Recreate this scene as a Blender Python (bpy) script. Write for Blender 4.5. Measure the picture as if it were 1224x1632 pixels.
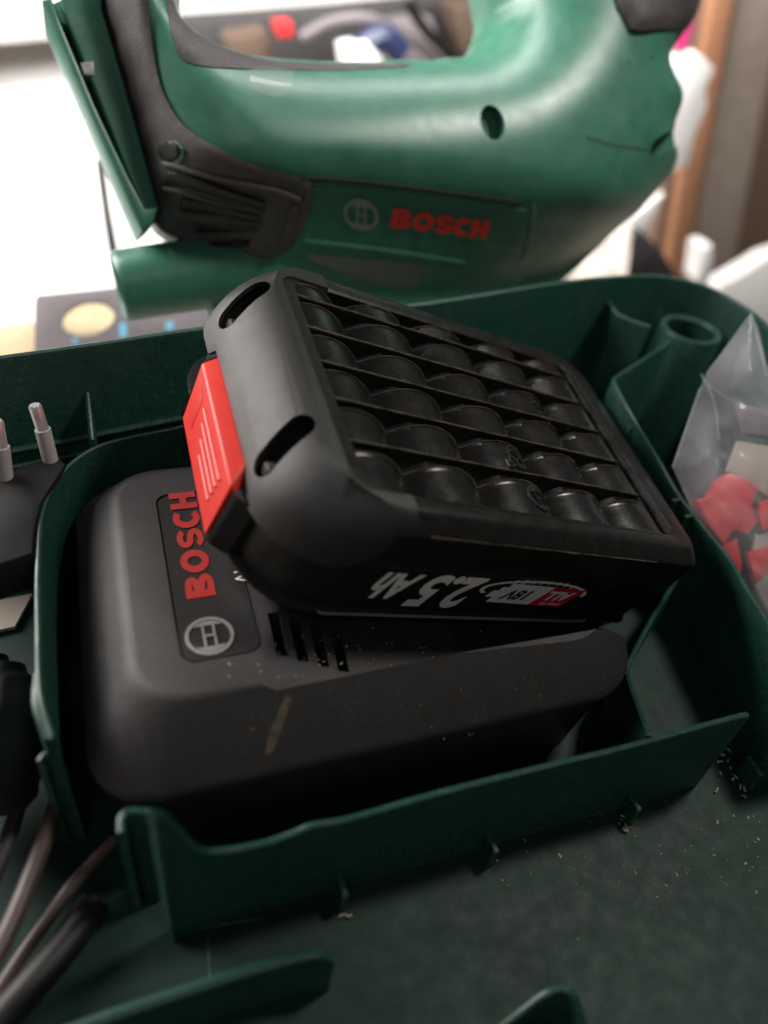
import bpy, bmesh, math, random
import numpy as np
from mathutils import Matrix, Vector
random.seed(7); rng = np.random.RandomState(5)
sc = bpy.context.scene
for o in list(bpy.data.objects): bpy.data.objects.remove(o)
S = 0.01                                             # the script is written in centimetres, the scene in metres
COL = sc.collection

# ------------------------------------------------------------------ camera
CAM = np.array([-2.68968, -9.62004, 11.97236])
R_ = np.array([0.94246, -0.31036, 0.12438]); U_ = np.array([0.11921, 0.65952, 0.74217]); B_ = np.array([-0.31233, -0.68462, 0.65857])
cam = bpy.data.cameras.new("camera"); co = bpy.data.objects.new("camera", cam); COL.objects.link(co)
cam.sensor_fit = 'VERTICAL'; cam.sensor_height = 36; cam.sensor_width = 27; cam.lens = 26.47
cam.clip_start = 0.01; cam.clip_end = 50
co.matrix_world = Matrix([[R_[0], U_[0], B_[0], CAM[0]*S], [R_[1], U_[1], B_[1], CAM[1]*S], [R_[2], U_[2], B_[2], CAM[2]*S], [0, 0, 0, 1]])
cam.dof.use_dof = True; cam.dof.focus_distance = 0.175; cam.dof.aperture_fstop = 6.2; cam.dof.aperture_blades = 0
sc.camera = co
# ------------------------------------------------------------------ world, lamps and added fills
w = bpy.data.worlds.new("World"); sc.world = w; w.use_nodes = True
w.node_tree.nodes['Background'].inputs[0].default_value = (1.0, 0.96, 0.92, 1)
w.node_tree.nodes['Background'].inputs[1].default_value = 0.04
sc.view_settings.view_transform = 'Standard'; sc.view_settings.look = 'None'; sc.view_settings.exposure = 0; sc.view_settings.gamma = 1
def area(name, loc, tgt, size, power, color):
    l = bpy.data.lights.new(name, 'AREA'); l.shape = 'RECTANGLE'; l.size = size[0]*S; l.size_y = size[1]*S; l.energy = power; l.color = color
    o = bpy.data.objects.new(name, l); COL.objects.link(o)
    loc = Vector(loc)*S; tgt = Vector(tgt)*S
    o.matrix_world = Matrix.Translation(loc) @ (tgt-loc).to_track_quat('-Z', 'Y').to_matrix().to_4x4()
    return o
area("window_light", (-58, 52, 38), (0, 3, 0), (50, 36), 12.0, (1.0, 0.95, 0.91))
area("ceiling_lamp", (25, 3, 38), (10, 14, 6), (6, 6), 1.05, (1.0, 0.95, 0.88))
area("camera_side_fill", (-25, -70, 75), (5, 0, 0), (40, 40), 1.0, (1.0, 0.95, 0.90))  # soft fill added behind the camera to lift the near-facing sides
area("background_fill", (-10, 26, 30), (-8, 62, 4), (70, 14), 9, (1.0, 0.97, 0.94))  # added light, out of view, that whitens the paper and things behind

# ------------------------------------------------------------------ numbers
def ray(px, py): return R_*(px-612) - U_*(py-816) - B_*1200.0
def at(px, py, z=None, y=None, plane=None):
    r = ray(px, py)
    if z is not None: t = (z-CAM[2])/r[2]
    elif y is not None: t = (y-CAM[1])/r[1]
    else:
        o, n = plane; t = np.dot(np.array(o)-CAM, n)/np.dot(r, n)
    return CAM + r*t
def nrm(v): v = np.array(v, float); return v/np.linalg.norm(v)
# ------------------------------------------------------------------ materials
def material(name, color, rough=0.5, metal=0.0, spec=0.5, bump=0.0, bscale=40, mott=0.0, mscale=3, dust=0.0, dcol=(.45,.38,.28), dscale=8, coat=0.0, rvar=0.0, wear=0.0, wcol=(.3,.25,.2), speck=0.0):
    m = bpy.data.materials.new(name); m.use_nodes = True; nt = m.node_tree; N = nt.nodes; L = nt.links
    b = N['Principled BSDF']; b.inputs['Roughness'].default_value = rough; b.inputs['Metallic'].default_value = metal
    b.inputs['Specular IOR Level'].default_value = spec; b.inputs['Coat Weight'].default_value = coat
    tc = N.new('ShaderNodeTexCoord'); mp = N.new('ShaderNodeMapping'); mp.inputs['Scale'].default_value = (100, 100, 100)
    L.new(tc.outputs['Object'], mp.inputs['Vector'])
    def noise(scale, detail=4, rough_=.55):
        n = N.new('ShaderNodeTexNoise'); n.inputs['Scale'].default_value = scale; n.inputs['Detail'].default_value = detail; n.inputs['Roughness'].default_value = rough_
        L.new(mp.outputs[0], n.inputs['Vector']); return n
    def mix(fac, a, c):
        x = N.new('ShaderNodeMix'); x.data_type = 'RGBA'
        if isinstance(fac, float): x.inputs[0].default_value = fac
        else: L.new(fac, x.inputs[0])
        for k, val in ((6, a), (7, c)):
            if isinstance(val, tuple): x.inputs[k].default_value = (*val[:3], 1)
            else: L.new(val, x.inputs[k])
        return x.outputs[2]
    def ramp(src, lo, hi, a=0.0, c=1.0):
        r = N.new('ShaderNodeMapRange'); r.inputs[1].default_value = lo; r.inputs[2].default_value = hi; r.inputs[3].default_value = a; r.inputs[4].default_value = c
        L.new(src, r.inputs[0]); return r.outputs[0]
    col = tuple(color)
    if mott > 0:
        n = noise(mscale, 5); f = ramp(n.outputs[0], .3, .7)
        col = mix(f, tuple(c*(1-mott) for c in color), tuple(min(1, c*(1+mott)) for c in color))
    if dust > 0:
        n1 = noise(dscale, 8, .7); n2 = noise(dscale*.12, 3)
        f1 = ramp(n1.outputs[0], .5, .75); f2 = ramp(n2.outputs[0], .4, .65)
        mm = N.new('ShaderNodeMath'); mm.operation = 'MULTIPLY'; L.new(f1, mm.inputs[0]); L.new(f2, mm.inputs[1])
        m2 = N.new('ShaderNodeMath'); m2.operation = 'MULTIPLY'; L.new(mm.outputs[0], m2.inputs[0]); m2.inputs[1].default_value = dust
        col = mix(m2.outputs[0], col, dcol)
    if speck > 0:
        v = N.new('ShaderNodeTexVoronoi'); v.inputs['Scale'].default_value = 9; L.new(mp.outputs[0], v.inputs['Vector'])
        f = ramp(v.outputs['Distance'], .10, .06); n2 = noise(1.1, 2); f2 = ramp(n2.outputs[0], .45, .6)
        mm = N.new('ShaderNodeMath'); mm.operation = 'MULTIPLY'; L.new(f, mm.inputs[0]); L.new(f2, mm.inputs[1])
        m2 = N.new('ShaderNodeMath'); m2.operation = 'MULTIPLY'; L.new(mm.outputs[0], m2.inputs[0]); m2.inputs[1].default_value = speck
        col = mix(m2.outputs[0], col, dcol)
    if wear > 0:
        g = N.new('ShaderNodeNewGeometry'); f = ramp(g.outputs['Pointiness'], .54, .62); n3 = noise(14, 4); f3 = ramp(n3.outputs[0], .42, .6)
        mm = N.new('ShaderNodeMath'); mm.operation = 'MULTIPLY'; L.new(f, mm.inputs[0]); L.new(f3, mm.inputs[1])
        m2 = N.new('ShaderNodeMath'); m2.operation = 'MULTIPLY'; L.new(mm.outputs[0], m2.inputs[0]); m2.inputs[1].default_value = wear
        col = mix(m2.outputs[0], col, wcol)
    if isinstance(col, tuple): b.inputs['Base Color'].default_value = (*col, 1)
    else: L.new(col, b.inputs['Base Color'])
    if rvar > 0:
        n = noise(2.2, 6, .65); L.new(ramp(n.outputs[0], .3, .7, max(0, rough-rvar), min(1, rough+rvar)), b.inputs['Roughness'])
    if bump > 0:
        n = noise(bscale, 3); bp = N.new('ShaderNodeBump'); bp.inputs['Strength'].default_value = bump; bp.inputs['Distance'].default_value = 0.0002
        L.new(n.outputs[0], bp.inputs['Height']); L.new(bp.outputs[0], b.inputs['Normal'])
    return m
M = {}
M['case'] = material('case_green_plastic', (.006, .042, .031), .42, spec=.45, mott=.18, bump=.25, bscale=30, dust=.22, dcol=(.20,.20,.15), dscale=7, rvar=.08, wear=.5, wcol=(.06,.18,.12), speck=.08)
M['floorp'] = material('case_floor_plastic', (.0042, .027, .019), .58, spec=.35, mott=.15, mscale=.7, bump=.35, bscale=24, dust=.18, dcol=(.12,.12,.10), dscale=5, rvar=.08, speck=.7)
M['green'] = material('tool_green_plastic', (.043, .165, .112), .36, mott=.12, mscale=2, bump=.12, bscale=26, dust=.4, dcol=(.22,.30,.22), dscale=1.3, rvar=.04)
M['rubber'] = material('tool_grey_rubber', (.055, .048, .050), .62, mott=.2, bump=.8, bscale=22, dust=.25, dscale=9)
M['bblack'] = material('battery_black_plastic', (.008, .0075, .007), .34, mott=.2, bump=.12, bscale=60, rvar=.08, wear=.35, dust=.06, dscale=14, speck=.5)
M['panel'] = material('battery_ribbed_plastic', (.010, .0098, .0095), .28, bump=.1, bscale=60, rvar=.07, dust=.04, dscale=14, speck=.4)
M['edge'] = material('edge_wear_and_glint', (.075, .058, .045), .4, mott=.85, mscale=2.2)  # wear on the ribs, plus painted highlights on pocket lips and rim corner
M['scuff'] = material('brown_scuff', (.085, .062, .045), .7, mott=.5, mscale=6)
M['sleeve'] = material('grey_pin_sleeve', (.42, .42, .41), .5)
M['carton'] = material('dark_brown_carton', (.10, .065, .045), .8, mott=.3)
M['redlogo'] = material('bright_red_letters', (.72, .045, .03), .45)
M['mark'] = material('moulded_mark_plastic', (.035, .034, .032), .16)
M['side'] = material('battery_matte_side', (.004, .004, .004), .5, bump=.3, bscale=60)
M['cap'] = material('battery_charcoal_cap', (.021, .0205, .0202), .40, mott=.06, bump=.45, bscale=70, rvar=.05, dust=.05, dscale=14)
M['chg'] = material('charger_charcoal_plastic', (.022, .0205, .0212), .43, mott=.08, bump=.6, bscale=55, rvar=.06, dust=.08, dscale=10, speck=.5)
M['chgd'] = material('charger_black_plastic', (.010, .010, .010), .5, bump=.4, bscale=50)
M['label'] = material('charger_label_film', (.018, .017, .017), .40, bump=.25, bscale=60, speck=.6)
M['black'] = material('plain_black', (.002, .002, .002), .55)
M['red'] = material('button_red_plastic', (.72, .045, .035), .42, mott=.06, bump=.25, bscale=50)
M['redprint'] = material('red_print', (.46, .025, .02), .5, mott=.08, bump=.2)
M['redink'] = material('label_red_ink', (.62, .012, .018), .4)
M['white'] = material('white_ink', (.85, .84, .83), .5, mott=.1, mscale=10)
M['silver'] = material('silver_print', (.42, .42, .43), .38, metal=.55, mott=.15, mscale=9)
M['blackink'] = material('black_ink', (.03, .03, .03), .5)
M['chrome'] = material('steel_pin', (.8, .79, .77), .3, metal=.7, mott=.1)
M['wood'] = material('sawdust_wood', (.33, .25, .16), .9, mott=.3, mscale=20)
M['brass'] = material('brown_cable_sheath', (.07, .047, .04), .45, mott=.15)
M['paper'] = material('white_paper', (.86, .85, .84), .8, mott=.03)
M['board'] = material('white_board', (.84, .82, .80), .5, mott=.03)
M['cream'] = material('cream_card', (.80, .66, .42), .8, mott=.06)
M['greybox'] = material('grey_purple_cardboard', (.17, .145, .155), .7, mott=.08, bump=.2)
M['cyan'] = material('light_blue_print', (.16, .46, .66), .6)
M['timber'] = material('brown_timber', (.25, .165, .115), .7, mott=.2, mscale=1.5, bump=.3, bscale=8)
M['orangewood'] = material('orange_brown_wood', (.42, .20, .11), .6, mott=.12)
M['greige'] = material('grey_beige_board', (.40, .33, .28), .7, mott=.12, mscale=1)
M['pink'] = material('pink_plastic', (.80, .04, .25), .5, mott=.08)
M['dark'] = material('dark_clutter', (.03, .028, .03), .6, mott=.4, mscale=.6)
M['navy'] = material('dark_blue_plastic', (.02, .03, .08), .4, mott=.2)
M['dustfl'] = material('pale_flakes', (.38, .34, .30), .9, mott=.3, mscale=20)
M['redpart'] = material('red_parts', (.62, .03, .035), .35, mott=.15)
M['ratings'] = material('rating_plate_film', (.15, .165, .13), .5, mott=.35, mscale=9, bump=.2)
def film(name, color, rough, alpha):
    m = bpy.data.materials.new(name); m.use_nodes = True; nt = m.node_tree; N = nt.nodes; L = nt.links; b = N['Principled BSDF']
    b.inputs['Base Color'].default_value = (*color, 1); b.inputs['Roughness'].default_value = rough
    tc = N.new('ShaderNodeTexCoord'); mp = N.new('ShaderNodeMapping'); mp.inputs['Scale'].default_value = (100, 100, 100); L.new(tc.outputs['Object'], mp.inputs[0])
    n = N.new('ShaderNodeTexNoise'); n.inputs['Scale'].default_value = .55; n.inputs['Detail'].default_value = 2; L.new(mp.outputs[0], n.inputs[0])
    r = N.new('ShaderNodeMapRange'); r.inputs[1].default_value = .35; r.inputs[2].default_value = .7; r.inputs[3].default_value = alpha*.6; r.inputs[4].default_value = min(1, alpha*1.5); L.new(n.outputs[0], r.inputs[0])
    L.new(r.outputs[0], b.inputs['Alpha'])
    bp = N.new('ShaderNodeBump'); bp.inputs['Strength'].default_value = .25; bp.inputs['Distance'].default_value = .002; L.new(n.outputs[0], bp.inputs['Height']); L.new(bp.outputs[0], b.inputs['Normal'])
    return m
M['bag'] = film('clear_polythene', (.60, .61, .67), .16, .20)
M['tape'] = film('clear_tape', (.55, .60, .55), .15, .16)
M['clearpack'] = film('clear_blister', (.72, .66, .60), .25, .55)

# ------------------------------------------------------------------ object helpers
def tag(o, label=None, cat=None, group=None, kind=None):
    if label: o['label'] = label
    if cat: o['category'] = cat
    if group: o['group'] = group
    if kind: o['kind'] = kind
    return o
def empty(name, origin=(0, 0, 0), axes=None):
    o = bpy.data.objects.new(name, None); COL.objects.link(o); o.empty_display_size = .01
    m = Matrix.Identity(4)
    if axes is not None:
        for i in range(3):
            for j in range(3): m[j][i] = axes[i][j]
    for j in range(3): m[j][3] = origin[j]*S
    o.matrix_world = m; o['_frame'] = 0; del o['_frame']
    return o
def shade(me, angle=35):
    me.polygons.foreach_set('use_smooth', [True]*len(me.polygons))
    me.set_sharp_from_angle(angle=math.radians(angle)); me.update()
def mk(name, V, F, mat, parent=None, angle=35, loc=None):
    V = np.array(V, float)
    if parent is None:
        if loc is None: loc = np.array([V[:, 0].mean(), V[:, 1].mean(), V[:, 2].min()])
        V = V-np.array(loc)
    me = bpy.data.meshes.new(name); me.from_pydata((V*S).tolist(), [], [list(map(int, f)) for f in F]); me.validate(); 
    bm = bmesh.new(); bm.from_mesh(me); bmesh.ops.recalc_face_normals(bm, faces=bm.faces); bm.to_mesh(me); bm.free()
    me.materials.append(mat); shade(me, angle)
    o = bpy.data.objects.new(name, me); COL.objects.link(o)
    if parent is not None: o.parent = parent
    else: o.location = Vector(loc)*S
    return o
def bake(o, angle=35):
    bpy.context.view_layer.update(); dg = bpy.context.evaluated_depsgraph_get()
    me = bpy.data.meshes.new_from_object(o.evaluated_get(dg)); old = o.data; o.modifiers.clear(); o.data = me; shade(me, angle); bpy.data.meshes.remove(old); return o
def difference(o, cutters, angle=35):
    for c in [o]+cutters:
        bm = bmesh.new(); bm.from_mesh(c.data); bmesh.ops.recalc_face_normals(bm, faces=bm.faces); bm.to_mesh(c.data); bm.free()
    bpy.context.view_layer.update()
    for c in cutters:
        md = o.modifiers.new('cut', 'BOOLEAN'); md.operation = 'DIFFERENCE'; md.object = c; md.solver = 'EXACT'
    bake(o, angle)
    for c in cutters: bpy.data.objects.remove(c)
class Acc:                                          # collects shapes of ONE part
    def __init__(s): s.V = []; s.F = []
    def add(s, V, F):
        k = len(s.V); s.V += [list(map(float, v)) for v in V]; s.F += [[i+k for i in f] for f in F]; return s
    def make(s, name, mat, parent=None, angle=35, loc=None): return mk(name, s.V, s.F, mat, parent, angle, loc)
def rr(x0, x1, y0, y1, r, n=8):
    if not hasattr(r, '__len__'): r = [r]*4
    P = []
    for (cx, cy, a0, q) in ((x0, y0, 180, r[0]), (x1, y0, 270, r[1]), (x1, y1, 0, r[2]), (x0, y1, 90, r[3])):
        sx = 1 if cx == x0 else -1; sy = 1 if cy == y0 else -1
        for k in range(n+1):
            a = math.radians(a0+90*k/n); P.append((cx+sx*q+q*math.cos(a), cy+sy*q+q*math.sin(a)))
    return P
def loft(rings, close0=True, close1=True):
    n = len(rings[0]); V = [p for r in rings for p in r]; F = []
    for k in range(len(rings)-1):
        for i in range(n): j = (i+1) % n; F.append([k*n+i, k*n+j, (k+1)*n+j, (k+1)*n+i])
    if close0: F.append(list(range(n))[::-1])
    if close1: F.append([(len(rings)-1)*n+i for i in range(n)])
    return V, F
def lv(z, x0, x1, y0, y1, r, n=8): return [(p[0], p[1], z) for p in rr(x0, x1, y0, y1, r, n)]
def box(x0, x1, y0, y1, z0, z1, b=0.0):
    if b <= 0: return loft([[(x0, y0, z), (x1, y0, z), (x1, y1, z), (x0, y1, z)] for z in (z0, z1)])
    return loft([lv(z0, x0+b, x1-b, y0+b, y1-b, b, 3), lv(z0+b, x0, x1, y0, y1, b, 3), lv(z1-b, x0, x1, y0, y1, b, 3), lv(z1, x0+b, x1-b, y0+b, y1-b, b, 3)])
def prism(P2, o, ax, ay, an, d0, d1, bev=0.0):       # polygon in the plane (o,ax,ay), from d0 to d1 along an
    o, ax, ay, an = map(np.array, (o, ax, ay, an)); P2 = [np.array(p, float) for p in P2]
    def ring(P, d): return [o+ax*p[0]+ay*p[1]+an*d for p in P]
    if bev <= 0: return loft([ring(P2, d0), ring(P2, d1)])
    n = len(P2); ar = sum(P2[i][0]*P2[(i+1) % n][1]-P2[(i+1) % n][0]*P2[i][1] for i in range(n)); sg = 1 if ar > 0 else -1
    def inset(b):
        Q = []
        for i in range(n):
            a = P2[i]-P2[i-1]; c = P2[(i+1) % n]-P2[i]; a = a/(np.linalg.norm(a)+1e-9); c = c/(np.linalg.norm(c)+1e-9)
            na = np.array([-a[1], a[0]])*sg; nc = np.array([-c[1], c[0]])*sg; m = na+nc; m = m/max(.5, np.dot(m, m)/2+1e-6)
            Q.append(P2[i]+m*b)
        return Q
    s = 1 if d1 > d0 else -1
    return loft([ring(inset(bev), d0), ring(P2, d0+s*bev), ring(P2, d1-s*bev), ring(inset(bev*.35), d1-s*bev*.3), ring(inset(bev), d1)])
def smooth_path(P, n=6, closed=False):
    P = [np.array(p, float) for p in P]; m = len(P); out = []
    for i in range(m if closed else m-1):
        p0 = P[(i-1) % m] if (closed or i > 0) else 2*P[0]-P[1]; p1 = P[i]; p2 = P[(i+1) % m]; p3 = P[(i+2) % m] if (closed or i+2 < m) else 2*P[-1]-P[-2]
        for k in range(n):
            t = k/n; out.append(.5*((2*p1)+(-p0+p2)*t+(2*p0-5*p1+4*p2-p3)*t*t+(-p0+3*p1-3*p2+p3)*t**3))
    if not closed: out.append(P[-1])
    return out
def wall(path, zbot, t=.16, draft=0.0, sm=6):        # upright web with a rounded top; path points (x, y, ztop[, zbot])
    P = smooth_path(path, sm) if sm > 1 else [np.array(p, float) for p in path]
    rings = []
    for i, p in enumerate(P):
        a = P[max(0, i-1)]; c = P[min(len(P)-1, i+1)]; d = (c-a)[:2]; d = d/(np.linalg.norm(d)+1e-9); nn = np.array([-d[1], d[0]]); h = t/2; zt = p[2]; zb = p[3] if len(p) > 3 else zbot
        sec = [(-h-draft, zb), (-h, zt-h), (-h*.7, zt-h*.3), (0, zt), (h*.7, zt-h*.3), (h, zt-h), (h+draft, zb)]
        rings.append([(p[0]+nn[0]*s, p[1]+nn[1]*s, z) for s, z in sec])
    return loft(rings)
def tube(path, r, n=10, sm=1, taper=None):
    P = smooth_path(path, sm) if sm > 1 else [np.array(p, float) for p in path]; rings = []
    up = np.array([.13, .21, .97]); 
    for i, p in enumerate(P):
        a = P[max(0, i-1)]; c = P[min(len(P)-1, i+1)]; d = nrm(c-a); x = nrm(np.cross(d, up)) if abs(np.dot(d, up)) < .98 else nrm(np.cross(d, [1, 0, 0])); y = np.cross(x, d)
        q = r if taper is None else r*taper[min(len(taper)-1, int(i*len(taper)/len(P)))]
        rings.append([p+x*q*math.cos(2*math.pi*k/n)+y*q*math.sin(2*math.pi*k/n) for k in range(n)])
    return loft(rings)
# ---- flat print: 2-D strokes and type
def stroke(P, wd, n=1, closed=False):
    P = [np.array(p, float) for p in P]; m = len(P); V = []; F = []
    for i, p in enumerate(P):
        a = P[i-1] if (i > 0 or closed) else p; c = P[(i+1) % m] if (i < m-1 or closed) else p
        d1 = (p-a)/(np.linalg.norm(p-a)+1e-9) if i > 0 or closed else None; d2 = (c-p)/(np.linalg.norm(c-p)+1e-9) if i < m-1 or closed else None
        if d1 is None: d1 = d2
        if d2 is None: d2 = d1
        n1 = np.array([-d1[1], d1[0]]); n2 = np.array([-d2[1], d2[0]]); q = n1+n2; q = q/max(.6, np.dot(q, q)/2)
        V += [p+q*wd/2, p-q*wd/2]
    for i in range(m if closed else m-1): j = (i+1) % m; F.append([2*i, 2*i+1, 2*j+1, 2*j])
    return V, F
def arc(cx, cy, rx, ry, a0, a1, n=14): return [(cx+rx*math.cos(math.radians(a0+(a1-a0)*k/n)), cy+ry*math.sin(math.radians(a0+(a1-a0)*k/n))) for k in range(n+1)]
def maker_word(extend=.24):                          # heavy block capitals, height 1
    A = Acc(); w = extend; h = w/2; x = 0.0
    zk = [0]
    def a3(vf): zk[0] += .0018; A.add([(v[0]+x, v[1], zk[0]) for v in vf[0]], vf[1])
    a3(stroke([(h, 0), (h, 1)], w)); a3(stroke([(h, 1-h)]+arc(.42, .74, .20, .26-h, 90, -90, 8)+[(h, .5)], w*.92)); a3(stroke([(h, .5)]+arc(.46, .26, .22, .26-h*.9, 90, -90, 8)+[(h, h)], w*.92)); x += .88
    a3(stroke(arc(.43, .5, .43-h, .5-h, 0, 360, 28)[:-1], w, closed=True)); x += .95
    a3(stroke(arc(.38, .6875, .26, .1875, 15, 270, 16)+arc(.38, .3125, .27, .1875, 88, -165, 16), w*.86)); x += .80
    a3(stroke(arc(.42, .5, .42-h, .5-h, 48, 312, 20), w)); x += .82
    a3(stroke([(h, 0), (h, 1)], w)); a3(stroke([(.72-h, 0), (.72-h, 1)], w)); a3(stroke([(h, .5), (.72-h, .5)], w)); x += .72
    return A.V, A.F, x
def emblem():
    A = Acc()
    zk = [0]
    def a3(vf): zk[0] += .003; A.add([(v[0], v[1], zk[0]) for v in vf[0]], vf[1])
    a3(stroke(arc(0, 0, .92, .92, 0, 360, 48)[:-1], .15, closed=True))
    for s in (-1, 1):
        a3(stroke([(s*.22, -.62), (s*.22, .62)], .10))
        P = [(x, s*y) for x, y in arc(0, 0, .80, .80, 42, 138, 14)]; A.add([(0, s*.56, .001)]+[(p[0], p[1], .001) for p in P], [[0, i+1, i+2] for i in range(len(P)-1)])
    a3(stroke([(-.22, 0), (.22, 0)], .12))
    return A.V, A.F
def type2d(s, size=1.0, bold=0.0, shear=0.0, space=1.0):
    c = bpy.data.curves.new('type', 'FONT'); c.body = s; c.size = size; c.offset = bold; c.shear = shear; c.space_character = space; c.resolution_u = 3; c.align_x = 'CENTER'; c.align_y = 'CENTER'
    o = bpy.data.objects.new('type', c); COL.objects.link(o); bpy.context.view_layer.update()
    me = bpy.data.meshes.new_from_object(o.evaluated_get(bpy.context.evaluated_depsgraph_get()))
    V = [tuple(v.co) for v in me.vertices]; F = [list(p.vertices) for p in me.polygons]
    bpy.data.objects.remove(o); bpy.data.curves.remove(c); bpy.data.meshes.remove(me); return V, F
def place(VF, o, ax, ay, an=None, lift=0.0, sx=1, sy=1, thick=0.0):
    V = [np.array(o)+np.array(ax)*v[0]*sx+np.array(ay)*v[1]*sy+(np.array(an)*(lift+(v[2] if len(v) > 2 else 0)) if an is not None else 0) for v in VF[0]]; F = [list(f) for f in VF[1]]
    if thick > 0:
        k = len(V); V2 = [v-np.array(an)*thick for v in V]; E = {}
        for f in F:
            for i in range(len(f)):
                a, b = f[i], f[(i+1) % len(f)]
                if (b, a) in E: del E[(b, a)]
                else: E[(a, b)] = 1
        G = [[b, a, a+k, b+k] for a, b in E]; F = F+[[i+k for i in f[::-1]] for f in F]+G; V = V+V2
    return V, F

# ================================================================== THE SURFACE AND THE BACKGROUND
ZT = -6.5
T = mk('table_top', *box(-170, 170, -60, 21, ZT-3, ZT), M['greige'], angle=30); tag(T, 'grey beige worktop the green case stands on', kind='structure')
fl = mk('floor', *box(-200, 200, -60, 190, -73, -70), M['greige']); tag(fl, 'dim beige floor behind and below the worktop', kind='structure')
Wl = mk('back_wall', *box(-200, 200, 190, 200, -70, 160), material('back_wall_paint', (.45, .42, .39), .8, mott=.1, mscale=.1)); tag(Wl, 'dim plain wall behind the worktop', kind='structure')

# ================================================================== CARRYING CASE
FZ = -4.0
case = empty('carrying_case', (5, 0, FZ)); tag(case, 'open dark green plastic carrying case with moulded compartments holding the charger', 'tool case')
def cpart(name, VF, mat='case', angle=35):
    V = np.array(VF[0], float)-np.array([5, 0, FZ]); return mk(name, V, VF[1], M[mat], case, angle)
rim_px = [(-260, 600), (0, 567), (170, 543), (330, 520), (500, 502), (677, 482), (870, 452), (960, 441)]
ZR = 2.0
rim = [at(x, y, z=ZR) for x, y in rim_px] + [at(1050, 438, z=ZR), at(1120, 452, z=ZR), at(1180, 482, z=ZR), at(1224, 517, z=ZR), at(1275, 575, z=ZR), at(1330, 680, z=ZR)]
rim.append(rim[-1]+np.array([.1, -6, 0])); rim.append(rim[-1]+np.array([0, -9, 0]))
cpart('outer_wall', wall([tuple(p) for p in rim], FZ-.3, .22, .0, 6))
fx = [tuple((p-np.array([5, 0, FZ]))[:2]+np.array([0, .05])) for p in rim]
# floor sheet: outline = rim foot, closed toward the camera
foot = [(p[0], p[1]) for p in smooth_path(rim, 4)]
foot = [(foot[0][0]-3, foot[0][1])]+foot+[(foot[-1][0], -14), (foot[0][0]-3, -14)]
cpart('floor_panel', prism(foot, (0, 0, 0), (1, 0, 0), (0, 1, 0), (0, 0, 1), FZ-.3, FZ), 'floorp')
# charger bay walls
def pz(x, y, z): p = at(x, y, z=z); return (p[0], p[1], z)
cpart('bay_wall', wall([pz(560, 600, 0), pz(420, 643, 0), pz(292, 678, 0), pz(200, 697, 0), pz(147, 714, 0), pz(100, 750, 0), pz(68, 810, 0), pz(60, 900, 0), pz(60, 1000, 0), pz(63, 1100, 0), pz(82, 1175, -.1)], FZ, .13))
cpart('bay_wall', wall([pz(50, 832, -.05), pz(46, 860, -.05), pz(50, 882, -.05)], FZ, .2))
cpart('bay_wall', wall([pz(60, 1070, -.1), pz(58, 1120, -.1), pz(78, 1172, -.2)], FZ, .2))
cpart('clip_tab', wall([pz(62, 1212, -.8), pz(72, 1200, -.8), pz(90, 1197, -.8)], FZ, .16))
cpart('cross_web', wall([pz(134, 582, 1.0), pz(140, 640, .6), pz(146, 700, .1)], FZ, .14, sm=2))
# low horizontal ledges on the far wall
for zz, tt in ((-.6, .18), (-1.1, .14)):
    P = [p*1.0 for p in rim[:7]]; cpart('ledge', tube([(p[0], p[1]-.18, zz) for p in P], tt*.5, 6))
# near wall, with a curl at its left end
zN = -1.0
def pw(x, y, yy=-3.78): p = at(x, y, y=yy); return p
nw = [pw(238, 1292, -3.9), pw(262, 1296, -3.8), pw(285, 1318), pw(318, 1351), pw(360, 1353), pw(420, 1342), pw(470, 1325), pw(500, 1313), pw(560, 1302), pw(700, 1262), pw(860, 1222), pw(1000, 1188), pw(1120, 1155), pw(1178, 1140), pw(1192, 1137)]
nwl = [(p[0], p[1], p[2]) for p in nw]
end = nwl[-1]; cpart('near_wall', wall(nwl, FZ, .15, .02, 5))
cpart('near_wall_return', wall([pz(192, 1325, -.72), pz(192, 1302, -.72), pz(205, 1291, -.72), pz(238, 1291, -.72)], FZ, .14, 0, 5))
cpart('near_wall_return', wall([pz(232, 1296, -.75), pz(240, 1305, -.9), pz(232, 1330, -1.2)], FZ, .12, 0, 5))
for (x, y) in ((545, 1425), (785, 1366), (1005, 1290), (1195, 1232)):
    p = at(x, y, z=FZ+.35); cpart('foot_rib', box(p[0]-.07, p[0]+.07, -4.3, -3.75, FZ, FZ+.7, .03))
# right-hand partitions
cpart('partition', wall([pz(968, 470, 1.2), pz(985, 500, 1.1), pz(1036, 519, 1.05)], FZ, .14, 0, 2))
cpart('partition', wall([pz(1050, 505, 1.0), pz(1054, 493, 1.25)], FZ, .14, 0, 2))
cpart('partition', wall([pz(1125, 497, 1.0), pz(1130, 484, 1.2)], FZ, .14, 0, 2))
cpart('partition', wall([pz(1066, 545, 1.0), pz(1025, 572, 1.0), pz(985, 598, 1.0), pz(980, 606, 1.0), pz(985, 618, 1.0), pz(1012, 668, .6), pz(1050, 730, -.15), pz(1080, 783, -.6), pz(1122, 838, -.8), pz(1160, 884, -.9), pz(1190, 934, -.9), pz(1224, 988, -.9), pz(1290, 1100, -.9), (11.6, -4.1, -.9), (17, -4.2, -.9)], FZ, .15, .03, 3))
for x, y, zz in ((1012, 680, .35), (1080, 796, -.7), (1100, 822, -.8)):
    p = at(x, y, z=zz); cpart('web_tab', box(p[0]-.18, p[0]+.1, p[1]-.05, p[1]+.05, FZ, zz+.02, .02))
cpart('partition', wall([pz(1084, 912, -2.2), pz(1070, 936, -2.1), pz(1040, 984, -2.0), pz(1003, 1055, -1.95), pz(1001, 1072, -1.9), pz(1012, 1110, -1.6), pz(1036, 1172, -1.05)], FZ, .14, .02, 4))
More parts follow.
